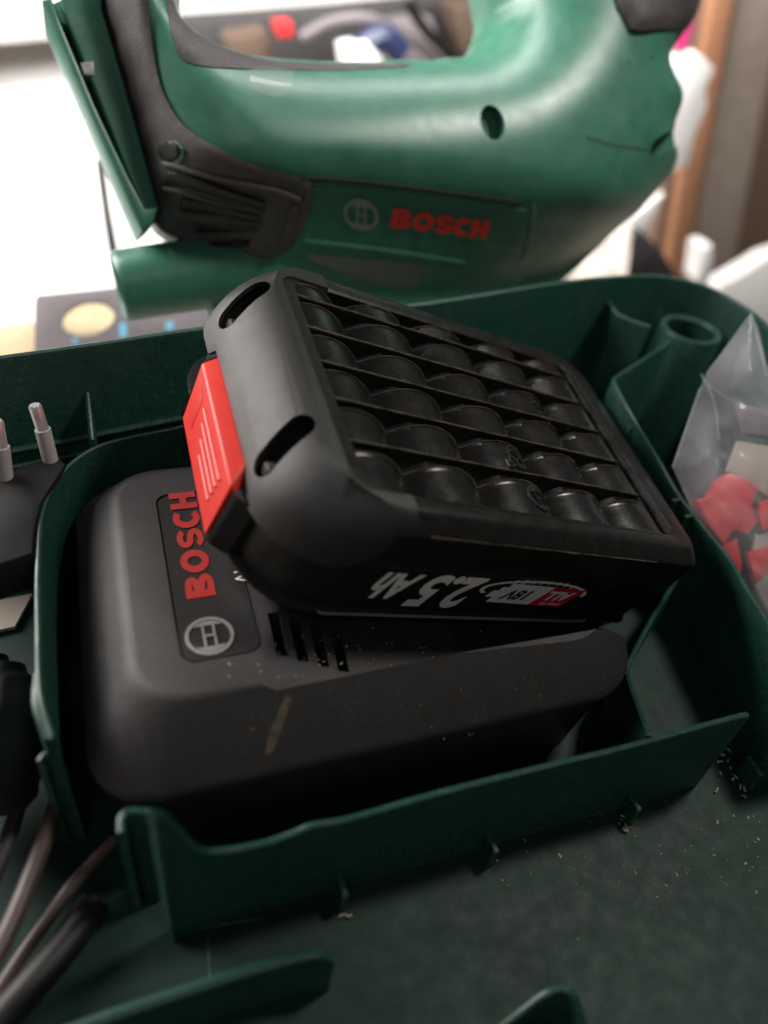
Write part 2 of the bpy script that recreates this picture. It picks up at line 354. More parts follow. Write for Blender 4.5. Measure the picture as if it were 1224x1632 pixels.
c0 = at(1102, 524, z=1.1); n = 28
def ring(r, z, c=c0): return [(c[0]+r*math.cos(2*math.pi*k/n), c[1]+r*math.sin(2*math.pi*k/n), z) for k in range(n)]
cpart('screw_post', loft([ring(1.22, FZ), ring(1.05, 1.02), ring(1.0, 1.1), ring(.86, 1.1), ring(.80, 1.03), ring(.74, FZ+.1)], True, True))
# low webs in the foreground
fw = [pz(60, 1660, FZ+1.5), pz(200, 1608, FZ+1.5), pz(300, 1575, FZ+1.5), pz(390, 1546, FZ+1.5), pz(470, 1524, FZ+1.5), pz(510, 1517, FZ+1.5), pz(534, 1524, FZ+1.35)]
cpart('low_web', wall(fw, FZ, .24, .05, 4))
pk = [at(780, 1650, z=FZ+.6), at(830, 1612, z=FZ+.9), at(868, 1584, z=FZ+1.2), at(895, 1574, z=FZ+1.3), at(918, 1588, z=FZ+1.25), at(935, 1640, z=FZ+.8)]
cpart('peaked_web', wall([tuple(p) for p in pk], FZ, .14, .04, 5))
for (x0, y0, x1, y1) in ((290, 1482, 420, 1462), (330, 1490, 336, 1572)):
    a = at(x0, y0, z=FZ); b = at(x1, y1, z=FZ); cpart('floor_seam', tube([a, b], .035, 6))
# crumbs lying in the case
A = Acc()
def flake(p, s, ax=None):
    a = rng.rand()*6.28; c = np.array([math.cos(a), math.sin(a), rng.randn()*.2])*s; d = np.array([-math.sin(a), math.cos(a), rng.randn()*.2])*s*(.25+.4*rng.rand()); h = np.array([0, 0, s*.35])
    A.add([p-c-d, p+c-d*.6, p+c*.8+d, p-c*.9+d*.8, p+h], [[0, 1, 2, 3], [0, 1, 4], [1, 2, 4], [2, 3, 4], [3, 0, 4]])
for k in range(75):
    x = 760+460*rng.rand()**.7; y = 1225+rng.rand()*130+(1190-x)*.18+abs(rng.randn())*45
    if y > 1620: continue
    p = at(x, y, z=FZ+.01); flake(p, .018+.035*rng.rand()**2)
for (cx, cy, m, s) in ((1145, 1205, 12, 12), (995, 1315, 10, 8), (1180, 1255, 8, 14), (1165, 1225, 6, 10), (545, 1460, 4, 4), (960, 1165, 0, 5)):
    for k in range(m):
        p = at(cx+rng.randn()*s, cy+rng.randn()*s*.7, z=FZ+.02+.1*rng.rand()); flake(p, .03+.05*rng.rand())
A.make('crumbs', M['dustfl']); tag(bpy.context.scene.objects['crumbs'], 'pale crumbs and dust scattered on the dark green case floor', 'crumbs', kind='stuff')

# ================================================================== CHARGER
chg = empty('battery_charger', (3, 2, FZ)); tag(chg, 'charcoal battery charger lying in its bay, red maker lettering along its left side', 'charger')
CO = np.array([3, 2, FZ])
def hpart(name, VF, mat, angle=35, parent=chg): return mk(name, np.array(VF[0], float)-CO, VF[1], M[mat], parent, angle)
X1 = 7.95; Y1 = 6.3
def cl(z, l, f, r, n=12): return lv(z, -4.08+l, X1-l*.8, -2.52+f, Y1-l, [r, r+.5, r, r], n)
body = hpart('housing', loft([cl(FZ+.02, .35, .45, 1.2), cl(-2.2, .22, .25, 1.2), cl(-1.62, .13, .12, 1.25), cl(-1.55, .10, .10, 1.25), cl(-1.50, .02, .02, 1.3), cl(-1.32, 0, 0, 1.3), cl(-1.24, .03, .03, 1.3), cl(-1.16, .07, .09, 1.25),
      cl(-.20, .80, 1.02, 1.1), cl(-.08, .92, 1.12, 1.05), cl(-.02, 1.02, 1.20, 1.0), cl(0, 1.14, 1.30, .95)]), 'chg', 28)
P0 = np.array([10.2984, .1152, -.2183]); UA = np.array([.93315, .06835, -.35292]); VA = np.array([-.00744, .98519, .17129]); WA = nrm(np.cross(UA, VA)); VA = np.cross(WA, UA)
def bcut():
    V, F = loft([lv(-8, -11.2, .15, -.03, 7.6, .9, 6), lv(-3.45, -11.2, .15, -.03, 7.6, .9, 6)]) ; return V, F
# dock: the bay the pack drops into
V, F = loft([lv(-3.60, -10.9, .9, -1.47, 7.4, .3, 6), lv(2.5, -10.9, .9, -1.47, 7.4, .3, 6)])
cut = mk('cutter', [P0+UA*v[0]+VA*v[1]+WA*v[2] for v in V], F, M['black'])
# ventilation slots
cuts = [cut]
for x in (448, 482, 516, 550):
    a = at(x-13, 976, z=0); b = at(x+3, 1038, z=0)
    c = (a+b)/2; d = b-a; ln = np.linalg.norm(d)/2; d = d/np.linalg.norm(d); s = np.array([d[1], -d[0], 0])
    cuts.append(mk('cutter', *prism([(-ln, -.12), (ln, -.12), (ln, .12), (-ln, .12)], c, d, s, (0, 0, 1), -1.3, .3), M['black']))
cuts.append(mk('cutter', *prism([(.8, 0), (9.5, -.50), (9.5, 1.5), (.8, 1.5)], (0, 0, 0), (1, 0, 0), (0, 0, 1), (0, 1, 0), -4, 8), M['black']))
# label recess
LP = [at(x, y, z=0) for x, y in ((247, 792), (262, 1000), (286, 1052), (425, 1046), (405, 930), (380, 770))]
lx0 = -2.2; lx1 = -.62; ly0 = -.62; ly1 = 4.35
cuts.append(mk('cutter', *loft([lv(-.05, lx0, lx1, ly0, ly1, .3, 6), lv(.3, lx0, lx1, ly0, ly1, .3, 6)]), M['black']))
difference(body, cuts, 28)
hpart('label_film', loft([lv(-.055, lx0+.05, lx1-.04, ly0+.05, ly1-.05, .26, 6), lv(-.02, lx0+.05, lx1-.04, ly0+.05, ly1-.05, .26, 6)]), 'label')
# red lettering: runs away from the camera, tops to the left
Vw, Fw, wl = maker_word(.25)
pB = at(345, 948, z=-.015); pH = at(314, 786, z=-.015); pT = at(297, 951, z=-.015)
ax = (pH-pB); L_ = ax[1]; sxx = L_/wl*1.02
hpart('maker_lettering', place((Vw, Fw), (pB[0], pB[1], -.012), (0, 1, 0), (-1, 0, 0), (0, 0, 1), 0, sxx, abs(pT[0]-pB[0])), 'redprint')
pe = at(334, 1013, z=-.01); re = abs(at(374, 1010, z=-.01)[0]-at(294, 1015, z=-.01)[0])/2
hpart('round_emblem', place(emblem(), pe, (1, 0, 0), (0, 1, 0), (0, 0, 1), .006, re, re, .02), 'silver')
a = at(388, 925, z=-.01); hpart('small_print', place(type2d('AL 18', .42), (a[0], a[1]+.45, -.012), (0, 1, 0), (-1, 0, 0), (0, 0, 1)), 'white')
bnm = nrm((0, -.72, .70)); bpt = np.array((0, -1.965, -.68))+bnm*.004
q = [at(x, y, plane=(bpt, bnm)) for x, y in ((455, 1108), (466, 1114), (452, 1150), (436, 1196), (422, 1204), (428, 1172))]; e1 = np.array((1., 0, 0)); e2 = np.cross(bnm, e1)
hpart('scuff_mark', prism([((p-bpt)@e1, (p-bpt)@e2) for p in q], bpt, e1, e2, bnm, -.01, .004), 'scuff')
# sawdust on the charger
A = Acc()
for k in range(130):
    x = 350+430*rng.rand(); y = 1010+rng.rand()*70-(x-350)*.02+rng.randn()*8
    if x < 430 and y < 1050: continue
    p = at(x, y, z=.005); q = at(x, y, plane=(P0-WA*3.585, WA))
    if q[2] < 0: p = q
    if p[1] < -1.2: continue
    flake(p, .010+.03*rng.rand()**2.5)
for k in range(26):
    x = 200+700*rng.rand(); y = 1090+rng.rand()*90; nn = nrm((0, -.62, .75)); p = at(x, y, plane=((0, -2.0, -.70), nn)); flake(p, .012+.02*rng.rand())
A.make('sawdust', M['wood']); tag(sc.objects['sawdust'], 'golden sawdust flecks lying on the charcoal charger beside its slots', 'sawdust', kind='stuff')

# ================================================================== BATTERY PACK
pack = empty('battery_pack', P0, (UA, VA, WA)); tag(pack, 'black ribbed battery pack with red release button, docked tilted in the charger', 'battery')
def bl(wz, ul=0, o=0.0, ur=0.0, rl=1.25, n=10, rN=.45, rF=1.1):
    return lv(wz, -11.1+ul+o, .72-o-ur, o-.09, 7.80-o, (rl, rN, rF, rl), n)
def open_(wz, e=0): return lv(wz, -9.85+e, -.28-e, .62+e, 6.98-e, (.35, .3, .6, .35), 10)
shell = mk('shell', *loft([bl(-3.75, .8, .35, 0, 1.75), bl(-3.55, .35, .2, 0, 1.75), bl(-3.15, .14, .10, 0, 1.75), bl(-3.05, .02, .02, 0, 1.75), bl(-3.0, .02, .02, 0, 1.75), bl(-2.92, .14, .10, 0, 1.75), bl(-1.95, .12, .10, 0, 1.75), bl(-1.55, .12, .10, 0, 1.75), bl(-1.42, .12, .06, 0, 1.9), bl(-1.36, .14, .0, 0, 1.95), bl(-1.3, .15, -.02, 0, 1.95),
     bl(-1.0, .26, -.01, 0, 1.95), bl(-.7, .42, 0, 0, 1.95), bl(-.42, .62, .0, .02, 1.95), bl(-.34, .72, .0, .02, 1.95), bl(-.30, .76, .02, .02, 1.95), bl(-.27, .80, .05, .02, 1.9), bl(-.06, 1.02, .26, 0, 1.6), bl(-.02, 1.06, .33, 0, 1.1), bl(0, 1.10, .42, 0, 1.0), open_(0, -.08), open_(-.05, 0), open_(-.75, .02)]), M['bblack'], pack, 32)
# charcoal cap over the button end
def capl(wz, ul, o, rl=1.8): return lv(wz, -11.13+ul, .5, -.09+o, 7.86-o, (rl, .3, .3, rl-.15), 14)
V, F = loft([capl(-2.3, .03, .0, 1.7), capl(-1.7, 0, 0, 1.75), capl(-1.3, .05, 0), capl(-1.0, .14, .0), capl(-.7, .29, .01), capl(-.45, .46, .04), capl(-.25, .64, .10), capl(-.1, .82, .19, 1.7), capl(0, .98, .32, 1.4), capl(.035, 1.06, .42, 1.1)]
            + [lv(.035, -9.88, .2, .60, 7.0, (.42, .3, .3, .42), 14), lv(-.1, -9.84, .2, .64, 6.96, (.40, .3, .3, .40), 14)], False, False)
cap = mk('end_cap', V, F, M['cap'], pack, 40)
bm = bmesh.new(); bm.from_mesh(cap.data)
def cutp(pa, pb, keep):                               # plane through two (u,w) points, keep the side of point keep
    d = np.array(pb)-np.array(pa); n2 = np.array([d[1], -d[0]]); 
    if np.dot(np.array(keep)-np.array(pa), n2) > 0: n2 = -n2
    bmesh.ops.bisect_plane(bm, geom=bm.verts[:]+bm.edges[:]+bm.faces[:], plane_co=(pa[0]*S, 0, pa[1]*S), plane_no=(n2[0], 0, n2[1]), clear_outer=True)
K = (-10, -.6)
for pa, pb in (((-11.2, -1.85), (-10.5, -1.72)), ((-10.5, -1.72), (-9.75, -1.5)), ((-9.75, -1.5), (-9.2, -1.42)), ((-9.2, -1.42), (-8.8, -1.22)), ((-8.8, -1.22), (-8.48, -.85)), ((-8.48, -.85), (-8.40, -.45)), ((-8.40, -.45), (-8.62, .1))): cutp(pa, pb, K)
bmesh.ops.remove_doubles(bm, verts=bm.verts, dist=.00004); bmesh.ops.dissolve_degenerate(bm, dist=.00002, edges=bm.edges)
bmesh.ops.delete(bm, geom=[v for v in bm.verts if not v.link_faces], context='VERTS')
bmesh.ops.recalc_face_normals(bm, faces=bm.faces)
tf = min(bm.faces, key=lambda q: q.calc_center_median().x)
if tf.normal.x > 0: bmesh.ops.reverse_faces(bm, faces=bm.faces)
bm.to_mesh(cap.data); bm.free()
md = cap.modifiers.new('s', 'SOLIDIFY'); md.thickness = .0011; md.offset = -1
bake(cap, 40)
def slot(a, b, hw, depth, out=.5):
    a = np.array(a); b = np.array(b); d = b-a; ln = np.linalg.norm(d)/2; d = d/np.linalg.norm(d); nn = nrm(np.cross(np.cross(d, (-.72, 0, .69)), d)); s = np.cross(nn, d)
    st = [(p[0]+ln-hw, p[1]) for p in arc(0, 0, hw, hw, -90, 90, 8)]+[(p[0]-ln+hw, p[1]) for p in arc(0, 0, hw, hw, 90, 270, 8)]
    V, F = prism(st, (a+b)/2, d, s, nn, -depth, out); return mk('cutter', V, F, M['black'], pack)
notch = lambda: mk('cutter', *loft([[(u, v, w_) for v, w_ in ((1.95, -1.8), (2.7, -1.42), (5.55, -1.42), (5.75, -1.72), (6.2, -3.2), (1.9, -3.2))] for u in (-11.6, -10.75)]), M['black'], pack)
s1 = ((-11.08, 5.95, -1.08), (-10.22, 6.62, -.05)); s2 = ((-11.12, 1.72, -1.15), (-10.26, 2.35, -.05))
difference(cap, [slot(*s1, .29, .4), slot(*s2, .29, .4), notch()], 40)
bpy.context.view_layer.update()
difference(shell, [slot(*s1, .40, .62), slot(*s2, .40, .62), mk('cutter', *box(-11.6, -10.6, 1.75, 5.6, -3.3, -1.30), M['black'], pack)], 32)
for s in (s1, s2):
    p = np.array(s[0])*.82+np.array(s[1])*.18+np.array([.2, 0, -.18]); mk('slot_catch', [p+np.array(v) for v in box(-.13, .13, -.15, .15, -.13, .13, .04)[0]], box(-.13, .13, -.15, .15, -.13, .13, .04)[1], M['cap'], pack)
# red release button
f = lambda v, w_, u=-11.42: (u, v, w_)
BV = [f(5.2, -1.56), f(4.85, -2.92), f(1.62, -2.98), f(1.7, -1.56), (-10.98, 5.35, -1.34), (-10.98, 2.3, -1.34), (-10.9, 5.4, -3.25), (-10.9, 1.9, -3.25), (-10.7, 5.4, -1.34), (-10.7, 1.9, -1.34), (-10.9, 1.7, -2.1)]
btn = mk('release_button', BV, [[0, 3, 2, 1], [0, 4, 5, 3], [0, 1, 6, 4], [3, 10, 7, 2], [3, 5, 10], [1, 2, 7, 6], [4, 6, 7, 10, 5]], M['red'], pack, 20)
md = btn.modifiers.new('b', 'BEVEL'); md.width = .0005; md.segments = 3; md.limit_method = 'ANGLE'; bake(btn, 25)
A = Acc()
for w_ in (-1.88, -2.08, -2.28, -2.48): A.add(*tube([(-11.42, 4.1-(-w_-1.88)*1.3, w_), (-11.42, 2.15, w_-.02)], .045, 8))
A.make('grip_line', M['red'], btn)
mk('button_recess', *prism([(4.95, -1.72), (4.65, -2.72), (4.2, -2.6), (4.35, -1.85)], (-11.40, 0, 0), (0, 1, 0), (0, 0, 1), (-1, 0, 0), 0, .035, .015), M['red'], btn)
for P in ([(-10.8, 2.0), (-11.36, 1.60), (-11.30, 1.50), (-10.98, 1.25), (-10.8, 1.25)], [(-10.8, 5.1), (-11.36, 5.26), (-11.30, 5.36), (-10.98, 5.6), (-10.8, 5.6)]):
    mk('button_guard', *loft([[(p[0], p[1]+(0.0 if P[0][1] < 3 else -.16*t), -1.62-1.45*t) for p in P] for t in (0, .05, 1)]), M['side'], pack, 20)
# ribbed panel: cell bulges, pockets and ribs as one height field
ribs = [6.40, 5.28, 4.17, 3.05, 1.90]; vb = [7.05]+ribs+[.60]
vs = []
for i in range(6):
    hi, lo = vb[i], vb[i+1]; g = hi-lo
    vs += [(hi-.055, 'r'), (hi-.075, 'p'), (hi-g*.20, 'p'), (hi-g*.22, 'e')] + [(hi-g*(.25+.057*k), 'b') for k in range(12)] + [(lo+.075, 'b'), (lo+.055, 'r'), (lo+.02, 'R'), (lo-.02, 'R')]
nu = 300; us = np.linspace(-9.95, -.2, nu); cc = [-9.15, -7.15, -5.1, -3.07, -1.1]
def bulge(u):
    z = -.55
    for c in cc:
        d = abs(u-c)
        if d < 1.02: z = max(z, -.03-(1.32-math.sqrt(1.32**2-d*d)))
    return z
V = []
for v, k in vs:
    for u in us:
        b = bulge(u)
        if k == 'R': z = -.015
        elif k == 'r': z = -.035
        elif k == 'p': z = min(-.17, b-.05)
        elif k == 'e': z = b+.03
        else: z = b
        if u < -9.72: z = max(z, -.02)
        if u > -.72:
            z = -.32 if -.60 < u < -.44 else (-.10 if u < -.5 else -.03)
        V.append((u, v, z))
F = [[i*nu+j, i*nu+j+1, (i+1)*nu+j+1, (i+1)*nu+j] for i in range(len(vs)-1) for j in range(nu-1)]
mk('ribbed_panel', V, F, M['panel'], pack, 38)
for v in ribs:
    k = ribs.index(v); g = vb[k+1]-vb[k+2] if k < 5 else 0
    mk('rib_edge_wear', *tube([(u, v-.03, -.014+.004*math.sin(u*3+v)) for u in np.linspace(-9.62, -.9, 24)], .022, 6), M['edge'], pack)  # thin worn line added over ribs that are moulded into the panel
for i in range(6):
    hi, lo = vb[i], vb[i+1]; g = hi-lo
    mk('pocket_edge_glint', *tube([(u, hi-g*.22, bulge(u)+.026) for u in np.linspace(-9.68, -.76, 90)], .012, 5), M['edge'], pack)  # pale colour stands in for light caught along each pocket lip
# relief marks on the bulges
def relief(VF, u, v, sc_, rot=0, name='moulded_mark'):
    c, s = math.cos(rot), math.sin(rot); Vn = []
    for p in VF[0]:
        x = u-(p[0]*c-p[1]*s)*sc_*-1; y = v+(p[0]*s+p[1]*c)*sc_; Vn.append((x, y, bulge(x)+.045))
    V2, F2 = place((Vn, VF[1]), (0, 0, 0), (1, 0, 0), (0, 1, 0)); V2 = [(p[0], p[1], q[2]) for p, q in zip(V2, Vn)]
    k = len(V2); E = {}
    for fc in F2:
        for i in range(len(fc)):
            a, b = fc[i], fc[(i+1) % len(fc)]
            if (b, a) in E: del E[(b, a)]
            else: E[(a, b)] = 1
    mk(name, V2+[(p[0], p[1], p[2]-.06) for p in V2], F2+[[b, a, a+k, b+k] for a, b in E], M['mark'], pack, 30)
relief(emblem(), -4.80, 1.15, .36, .3)
hs = Acc()
for P, c in ((arc(0, 0, .5, .42, 0, 360, 4)[:-1], True), ([(-.55, -.7), (-.3, .45), (.1, .75), (.5, .35), (.6, -.7)], False)): 
    a_, b_ = stroke(P, .1, closed=c); hs.add([(q[0], q[1], 0) for q in a_], b_)
relief((hs.V, hs.F), -4.95, 2.40, .42, 0)
relief(type2d('Li-Ion', .30, .006), -4.95, 2.1, 1, 0)
relief(type2d('5INR19/66', .30, .004), -2.55, 4.4, 1, -1.35); relief(type2d('18V 2.5Ah', .26, .004), -2.85, 4.35, 1, -1.35)
relief((hs.V, hs.F), -4.6, 5.65, .3, .5); relief(type2d('EAC', .32, .006), -4.45, 5.55, 1, .2); relief(type2d('CE', .34, .006), -4.75, 6.75, 1, 0)
mk('corner_highlight', *tube([(u, -.072+.006*math.sin(u*5), -.325) for u in np.linspace(-8.2, -1.2, 30)], .024, 6), M['edge'], pack)  # pale tube painted in place of the highlight along the near rim
V, F = loft([lv(w_, -4.5, .1, .3, 7.2, .5, 5) for w_ in (-4.05, -3.62)]); hpart('dock_base', ([P0+UA*v[0]+VA*v[1]+WA*v[2] for v in V], F), 'chgd')
# print on the near side
fv = -.002
def sp(name, VF, u, w_, su, sw, mat): return mk(name, *place(VF, (u, fv, w_), (-1, 0, 0), (0, 0, -1), (0, -1, 0), .012, su, sw), M[mat], pack)
mk('side_label', *prism([(p[0], p[1]) for p in rr(-9.3, -1.35, -2.88, -1.5, .1, 4)], (0, 0, 0), (1, 0, 0), (0, 0, 1), (0, -1, 0), -.12, .002), M['side'], pack)
sp('capacity_print', type2d('2.5', .98, .035, .25), -6.42, -2.08, 1.3, 1.6, 'white'); sp('capacity_print', type2d('Ah', .80, .03, .35), -7.92, -2.0, 1.0, 1.5, 'white')
E_ = [(-x, -z) for x, z in arc(0, 0, 1.72, .40, 0, 360, 60)]
Vr = []; Fr = []
for k in range(60):
    a0 = 2*math.pi*k/60
    if 200 < math.degrees(a0) < 345 : continue
    i = len(Vr)
    for a in (a0, a0+2*math.pi/60): Vr += [(1.75*math.cos(a), .43*math.sin(a), 0), (1.62*math.cos(a), .35*math.sin(a), 0)]
    Fr.append([i, i+1, i+3, i+2])
mk('alliance_ring', [(-3.9+p[0], fv-.012-.002, -1.93+p[1]) for p in Vr], Fr, M['white'], pack)
def para(name, pts, mat, d): mk(name, *prism(pts, (0, fv, 0), (1, 0, 0), (0, 0, 1), (0, -1, 0), .004, d), M[mat], pack)
para('badge_white', [(-5.28, -2.22), (-5.02, -2.22), (-5.1, -2.42), (-3.72, -2.45), (-3.42, -1.72), (-4.78, -1.68), (-4.85, -1.84), (-5.02, -1.84), (-5.05, -1.98), (-5.18, -1.98)], 'white', .016)
para('badge_red', [(-3.72, -2.455), (-2.62, -2.49), (-2.28, -1.74), (-3.42, -1.715)], 'redink', .018)
def sp2(name, s, u, w_, sz, mat, bold=.012): return mk(name, *place(type2d(s, sz, bold, .3), (u, fv, w_), (-1, 0, 0), (0, 0, -1), (0, -1, 0), .022), M[mat], pack)
sp2('voltage_print', '18V', -4.3, -2.06, .52, 'blackink', .02); sp2('badge_word', 'ALL', -2.98, -2.02, .50, 'white', .02); sp2('badge_word', 'POWER FOR', -3.02, -2.36, .13, 'white', .002)
s = 'ALLIANCE'
for i, ch in enumerate(s):
    t = i/(len(s)-1); u = -2.9-1.9*t; ang = (u+3.9)/1.72; wz = -1.93+.43*math.sqrt(max(0, 1-ang*ang))-.02
    mk('ring_word', *place(type2d(ch, .23, .006, .3), (u, fv, wz-.02), (-1, 0, 0), (0, 0, -1), (0, -1, 0), .02), M['white'], pack)
mk('lip_bead', *tube([(-9.35, 0, -3.0), (-9.2, -.08, -3.02), (-1.6, -.08, -3.02), (-1.1, -.05, -3.0)], .038, 8), M['greybox'], pack)

# ================================================================== GREEN POWER TOOL
TN = nrm((.04, -.86, .50)); TX = nrm(np.cross((0, 0, 1), TN)*-1); TX = TX if TX[0] > 0 else -TX; TY = np.cross(TN, TX); TY = TY if TY[2] > 0 else -TY
TO = at(640, 300, y=15.2)
tool = empty('cordless_saw', TO, (TX, TY, TN)); tag(tool, 'green handheld power tool with looped handle and grey rubber band, behind the case', 'power tool')
def tp(x, y): q = at(x, y, plane=(TO, TN))-TO; return (q@TX, q@TY)
def poly(px, sm=3): return [tuple(p) for p in smooth_path([tp(*p) for p in px], sm, True)]
def pdist(P, Q):                                      # distances of points P to the closed polyline Q, with nearest points
    Q = np.array(Q); A_ = Q; B2 = np.roll(Q, -1, 0); best = np.full(len(P), 1e9); near = np.zeros((len(P), 2))
    for a, b in zip(A_, B2):
        d = b-a; t = np.clip(((P-a)@d)/(d@d+1e-12), 0, 1); c = a+t[:, None]*d; ds = np.linalg.norm(P-c, axis=1); m = ds < best; best[m] = ds[m]; near[m] = c[m]
    return best, near
def inside(P, Q):
    Q = np.array(Q); B2 = np.roll(Q, -1, 0); r = np.zeros(len(P), bool)
    for a, b in zip(Q, B2):
        c = (a[1] > P[:, 1]) != (b[1] > P[:, 1]); x = (b[0]-a[0])*(P[:, 1]-a[1])/((b[1]-a[1]) if abs(b[1]-a[1]) > 1e-12 else 1e-12)+a[0]; r ^= c & (P[:, 0] < x)
    return r
def grid_patch(Q, h, zf):                              # grid clipped to Q with the border snapped to the outline; zf(P, dist) -> height
    Q = np.array(Q); x0, y0 = Q.min(0)-h; x1, y1 = Q.max(0)+h; nx = int((x1-x0)/h)+2; ny = int((y1-y0)/h)+2
    X, Y = np.meshgrid(x0+np.arange(nx)*h, y0+np.arange(ny)*h); P = np.stack([X.ravel(), Y.ravel()], 1)
    ins = inside(P, Q); ds, near = pdist(P, Q)
    idx = {}; cells = []
    I = ins.reshape(ny, nx)
    for j in range(ny-1):
        for i in range(nx-1):
            if I[j, i] or I[j, i+1] or I[j+1, i] or I[j+1, i+1]: cells.append((j*nx+i, j*nx+i+1, (j+1)*nx+i+1, (j+1)*nx+i))
    use = sorted({k for c in cells for k in c}); mp = {k: i for i, k in enumerate(use)}
    PP = P[use].copy(); dd = ds[use].copy(); out = ~ins[use]; PP[out] = near[use][out]; dd[out] = 0
    snap = (~out) & (dd < h*.35); PP[snap] = near[use][snap]; dd[snap] = 0
    z = zf(PP, dd); return PP, dd, z, [[mp[k] for k in c] for c in cells]
main_px = [(140, -90), (285, -90), (285, 15), (298, 52), (345, 80), (400, 96), (500, 104), (600, 102), (680, 99), (735, 92), (772, 66), (790, 20), (806, -90), (1082, -90), (1074, 20), (1064, 62), (1054, 92), (1036, 118), (1048, 150), (1054, 184), (1046, 216), (1044, 256), (1042, 290), (1012, 330), (960, 388), (905, 440), (860, 475), (760, 540), (600, 570), (430, 570), (360, 530), (335, 470), (322, 425), (305, 398), (285, 380), (262, 368), (244, 345), (225, 262), (190, 140), (160, 40)]
MP = poly(main_px, 3)
RB = 3.6; HB = 3.3
SEGM = np.array(MP)
def base_h(P, d=None):
    if d is None: d = pdist(P, MP)[0]*inside(P, MP)
    t = np.clip(d/RB, 0, 1); return HB*np.sqrt(np.clip(1-(1-t)**2, 0, 1))**.92
def tool_h(P, d=None):
    z = base_h(P, d)
    # lower flank tucks in below the belt line
    A0 = np.array(tp(490, 285)); A1 = np.array(tp(840, 318)); dl = A1-A0; nl = nrm((-dl[1], dl[0])); below = -((P-A0)@nl)
    xs_ = (P-A0)@nrm(dl); wgt = np.clip((xs_+1.5)/1.5, 0, 1)*np.clip((np.linalg.norm(dl)+1.2-xs_)/1.2, 0, 1)
    z = z-np.clip(below/.25, 0, 1)*.14*wgt-np.clip(below, 0, 9)*.80*np.clip(below/1.2, 0, 1)
    # rear pinch on the right
    for (cx, cy, rx, ry, dz) in ((1062, 130, 60, 26, -.5), (1062, 226, 60, 22, -.45), (300, 470, 60, 60, -.4)):
        c = np.array(tp(cx, cy)); sx = np.linalg.norm(np.array(tp(cx+rx, cy))-c); sy = np.linalg.norm(np.array(tp(cx, cy+ry))-c)
        z = z+dz*np.exp(-((P[:, 0]-c[0])/sx)**2-((P[:, 1]-c[1])/sy)**2)
    return np.maximum(z, 0)
def smooth_z(z, F, n, fix):
    nb = [set() for _ in z]
    for f_ in F:
        for a, b in zip(f_, f_[1:]+f_[:1]): nb[a].add(b); nb[b].add(a)
    idx = [list(s) for s in nb]
    for _ in range(n):
        z2 = np.array([z[i] if fix[i] else .5*z[i]+.5*z[idx[i]].mean() for i in range(len(z))]); z = z2
    return z
PP, dd, z, F = grid_patch(MP, .17, tool_h); z = smooth_z(z, F, 7, dd <= 0)
GX = PP; GZ = z
def hz(P):                                             # height of the finished body surface
    P = np.atleast_2d(P); out = []
    for p in P:
        d2 = ((GX-p)**2).sum(1); k = np.argpartition(d2, 24)[:24]; wt = np.exp(-d2[k]/.05)+1e-9; out.append((GZ[k]*wt).sum()/wt.sum())
    return np.array(out)
k = len(PP); V = [(p[0], p[1], q) for p, q in zip(PP, z)]+[(p[0], p[1], -1.5-q*.5) for p, q in zip(PP, z)]
E = {}
for fc in F:
    for i in range(4):
        a_, b_ = fc[i], fc[(i+1) % 4]
        if (b_, a_) in E: del E[(b_, a_)]
        else: E[(a_, b_)] = 1
bodyt = mk('body_shell', V, F+[[i+k for i in f_[::-1]] for f_ in F]+[[b_, a_, a_+k, b_+k] for a_, b_ in E], M['green'], tool, 50)
def hole_cut(cx, cy, rx, ry, rot=0, depth=1.2):
    P = [tp(cx+rx*math.cos(t)*math.cos(rot)-ry*math.sin(t)*math.sin(rot), cy+rx*math.cos(t)*math.sin(rot)+ry*math.sin(t)*math.cos(rot)) for t in np.linspace(0, 2*math.pi, 20)[:-1]]
    c = np.mean(P, 0); h = float(hz(c)[0]); return mk('cutter', *prism(P, (0, 0, 0), (1, 0, 0), (0, 1, 0), (0, 0, 1), h-depth, h+2), M['black'], tool)
def par(px, py, off):                                   # tool-plane coordinates of what the pixel shows at the surface
    q = np.array(tp(px, py))
    for _ in range(4):
        h = float(hz(q)[0])+off; pl = TO+TN*h; r = at(px, py, plane=(pl, TN))-TO; q = np.array((r@TX, r@TY))
    return q
def hole_cut2(cx, cy, rx, ry, rot=0, depth=1.2):
    P = [par(cx+rx*math.cos(t)*math.cos(rot)-ry*math.sin(t)*math.sin(rot), cy+rx*math.cos(t)*math.sin(rot)+ry*math.sin(t)*math.cos(rot), 0) for t in np.linspace(0, 2*math.pi, 16)[:-1]]
    c = np.mean(P, 0); h = float(hz(c)[0]); return mk('cutter', *prism(P, (0, 0, 0), (1, 0, 0), (0, 1, 0), (0, 0, 1), h-depth, h+2), M['black'], tool)
difference(bodyt, [hole_cut2(785, 195, 19, 29, -.3, .5), hole_cut2(1047, 232, 9, 20, .45, .9)], 50)
def skin(name, px, off, mat, h=.16, sm=3, edge=.25, parent=tool):
    Q = [tuple(p) for p in smooth_path([par(x, y, off) for x, y in px], sm, True)]
    def zf(P, d): return hz(P)+off*np.clip(.55+.45*d/edge, 0, 1)
    PP, dd, z, F = grid_patch(Q, h, zf); k = len(PP); E = {}
    for fc in F:
        for i in range(4):
            a_, b_ = fc[i], fc[(i+1) % 4]
            if (b_, a_) in E: del E[(b_, a_)]
            else: E[(a_, b_)] = 1
    V = [(p[0], p[1], q) for p, q in zip(PP, z)]+[(p[0], p[1], q-.3) for p, q in zip(PP, z)]
    return mk(name, V, F+[[b_, a_, a_+k, b_+k] for a_, b_ in E], M[mat], parent, 50)
